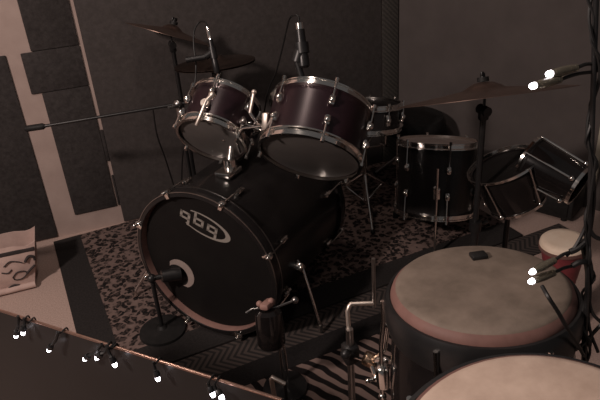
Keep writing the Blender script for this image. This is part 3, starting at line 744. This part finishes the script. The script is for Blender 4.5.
def led(parent, p, tail, r=.0038, sock=.030):
    p, tail = V(p), V(tail); d = (tail-p).normalized(); fm_ = frame(p, d)
    bl = build('bulb', MB().lathe([(0, -r*1.1), (r*.7, -r*.8), (r, 0), (r, r*.9), (0, r*.9)], 12, fm_), M['led'], parent)
    build('socket', MB().lathe([(0, r*.9), (r*1.15, r*.9), (r*1.5, sock*.5), (r*1.2, sock), (0, sock)], 10, fm_), M['clear'] if sock > .03 else M['plastic'], bl)
    return p+d*sock
st = thing('string_lights', 'white fairy lights on a dark wire along the lower left partition', 'string lights', (pa.x, pa.y, .9))
leds = [(-0.1932, 0.9190, 0.8702), (-0.1781, 0.9002, 0.8853), (-0.1443, 0.8674, 0.8635), (-0.0907, 0.8109, 0.8707), (-0.0717, 0.7879, 0.8843), (-0.0484, 0.7662, 0.8795), (0.0063, 0.7086, 0.8801), (0.0712, 0.6402, 0.8846), (0.0808, 0.6271, 0.8871)]
tails = [(-0.1793, 0.9130, 0.9108), (-0.1701, 0.9033, 0.9106), (-0.1214, 0.8520, 0.9035), (-0.0595, 0.7867, 0.9079), (-0.0515, 0.7783, 0.9077), (-0.0540, 0.7809, 0.9084), (0.0050, 0.7186, 0.9043), (0.0687, 0.6515, 0.8976), (0.0754, 0.6445, 0.8975)]
wire = MB()
ends = []
for p, t_ in zip(leds, tails):
    e = led(st, p, t_, .0036, .012); ends.append(e); wire.tube(curve([e, V(e).lerp(V(t_), .5)+V((0, 0, -.004)), V(t_)]), .0026, 6)
edge = [V(q) for q in ((-0.2735, 1.0429, 0.8676), (-0.2108, 0.9768, 0.8757), (-0.1539, 0.9167, 0.8786), (-0.0936, 0.8531, 0.8804), (-0.0379, 0.7944, 0.8798), (0.0145, 0.7392, 0.8815), (0.0632, 0.6878, 0.8809), (0.1035, 0.6454, 0.8812))]
wire.tube(curve([V((p.x, p.y, .878 + (.004 if i % 2 else -.004))) for i, p in enumerate(edge)]), .0028, 6)
for t_ in tails:
    o_ = V(t_); k_ = o_ - pn*.017
    wire.tube(curve([o_, V((o_.x, o_.y, .8985)) - pn*.004, V((k_.x, k_.y, .8985)), V((k_.x, k_.y, .882))], 5), .0014, 6)
build('wire', wire, M['cable'], st)

# leaning stand wound with a second string of lights
qb = V((.709, .50, .03)); q1 = V((.634, .546, .796)); q0 = qb + (q1-qb)*1.79
lp_ = thing('light_pole', 'thin black stand wound with fairy lights at the right edge', 'stand', (qb.x, qb.y, 0))
build('pole', MB().tube([q0, qb], .0035, 10), M['black_metal'], lp_)
build('round_base', MB().lathe([(0, 0), (.085, 0), (.083, .014), (.03, .022), (.012, .034), (0, .034)], 40, Matrix.Translation((qb.x, qb.y, .002))), M['black_metal'], lp_)
s2 = thing('string_lights', 'white fairy lights in clear sockets wound round the leaning stand at right', 'string lights', q0.lerp(q1, .5))
sp_ = []
for i in range(90):
    f_ = i/89; p = q0.lerp(q1, f_); a = f_*26; rr = .0058+.0015*math.sin(9*f_)
    sp_.append(p+rr*(math.cos(a)*V((.93, -.355, 0))+math.sin(a)*V((.3, .8, 0))))
wire = MB().tube(sp_, .0022, 6)
wire.tube([p+V((.004*math.sin(i*.7), .003*math.cos(i*.9), .004)) for i, p in enumerate(sp_)], .0019, 6)
for p, t_ in (((0.4938, 0.5704, 1.2654), (0.5867, 0.5758, 1.2654)), ((0.5186, 0.5733, 1.2750), (0.5889, 0.5767, 1.2748)), ((0.5155, 0.5561, 1.0025), (0.5862, 0.5645, 1.0094)), ((0.5144, 0.5544, 0.9881), (0.5898, 0.5604, 0.9871))):
    e = led(s2, p, t_, .0040, .042)
    wire.tube(curve([e, V(e).lerp(V(t_), .5)+V((0, 0, .002)), V(t_)]), .0024, 6)
wire.tube(curve([(0.5862, 0.5645, 1.0094), (0.5966, 0.5616, 1.0147), (0.6109, 0.5618, 1.0238)]), .0045, 8)
wire.tube(curve([(0.5898, 0.5604, 0.9871), (0.6003, 0.5575, 0.9925), (0.6143, 0.5566, 0.9888)]), .0040, 8)
wire.tube(curve([(0.5867, 0.5758, 1.2654), (0.5934, 0.5734, 1.2674), (0.6030, 0.5694, 1.2617)]), .003, 6)
wire.tube(curve([(0.5889, 0.5767, 1.2748), (0.5948, 0.5743, 1.2719), (0.5998, 0.5729, 1.2789)]), .003, 6)
wire.tube(curve([(0.5104, 0.5291, 0.9983), (0.5068, 0.5104, 0.9924), (0.5188, 0.5035, 0.9702), (0.5360, 0.5028, 0.9410), (0.5780, 0.5154, 0.8821), (0.6199, 0.5382, 0.8266)]), .0028, 6)
wire.tube(curve([(0.6015, 0.5610, 1.1493), (0.6028, 0.5608, 1.0899), (0.6058, 0.5632, 1.0488), (0.5930, 0.5637, 1.0163), (0.5817, 0.5661, 1.0031)]), .0026, 6)
wire.tube(curve([(0.6084, 0.5622, 1.0487), (0.6170, 0.5567, 1.0314), (0.6302, 0.5508, 1.0244)]), .003, 6)
wire.tube(curve([(0.6253, 0.5578, 0.9355), (0.6332, 0.5505, 0.8974), (0.6512, 0.5407, 0.8736)]), .0026, 6)
wire.tube(curve([(0.6234, 0.5563, 0.9189), (0.6149, 0.5533, 0.8676), (0.6087, 0.5513, 0.8282)]), .0026, 6)
wire.tube(curve([(0.6252, 0.5545, 0.9103), (0.6318, 0.5468, 0.8664), (0.6459, 0.5371, 0.8255)]), .0026, 6)
wire.tube(curve([(0.6508, 0.5414, 0.8789), (0.6403, 0.5436, 0.8657), (0.6261, 0.5466, 0.8453), (0.6130, 0.5504, 0.8313)]), .003, 6)
wire.tube(curve([(0.6078, 0.5675, 1.0215), (0.6245, 0.5602, 0.9522), (0.6294, 0.5553, 0.8608), (0.6379, 0.5502, 0.8098)]), .0040, 6)
wire.tube(curve([(0.6020, 0.5722, 1.1591), (0.6143, 0.5649, 1.0851), (0.6223, 0.5676, 1.0005), (0.6281, 0.5567, 0.9353), (0.6323, 0.5510, 0.8335)]), .0030, 6)
build('wire', wire, M['cable'], s2)

# ------------------------------------------------------------------ light, camera, world
def lamp(name, loc, power, color, radius):
    l = bpy.data.lights.new(name, 'POINT'); l.energy = power; l.color = color; l.shadow_soft_size = radius
    o = bpy.data.objects.new(name, l); COL.objects.link(o); o.location = loc; return o
lamp('ceiling_lamp', (.18, 1.8, 2.5), 20, (1, .82, .72), .06)
lamp('ceiling_lamp', (.05, .5, 2.5), 10, (1, .82, .72), .06)  # extra lamp added to brighten the nearest conga and the chrome rods
lamp('side_lamp', (-1.9, .5, 2.5), 260, (1, .82, .74), .12)
w = bpy.data.worlds.new('World'); SC.world = w; w.use_nodes = True
bg = w.node_tree.nodes['Background']; bg.inputs[0].default_value = (1, .95, .94, 1); bg.inputs[1].default_value = .07
cd = bpy.data.cameras.new('camera'); cam = bpy.data.objects.new('camera', cd); COL.objects.link(cam)
cd.sensor_width = 36; cd.lens = 37.2; cd.clip_start = .02
cam.matrix_world = Matrix(((0.932314, 0.222710, -0.284939, 0.0000), (-0.355234, 0.416214, -0.837003, 0.0000), (-0.067813, 0.881570, 0.467157, 1.5070), (0, 0, 0, 1)))
SC.camera = cam
vs = SC.view_settings; vs.view_transform = 'Standard'; vs.look = 'None'; vs.exposure = 0; vs.gamma = 1; vs.use_curve_mapping = False
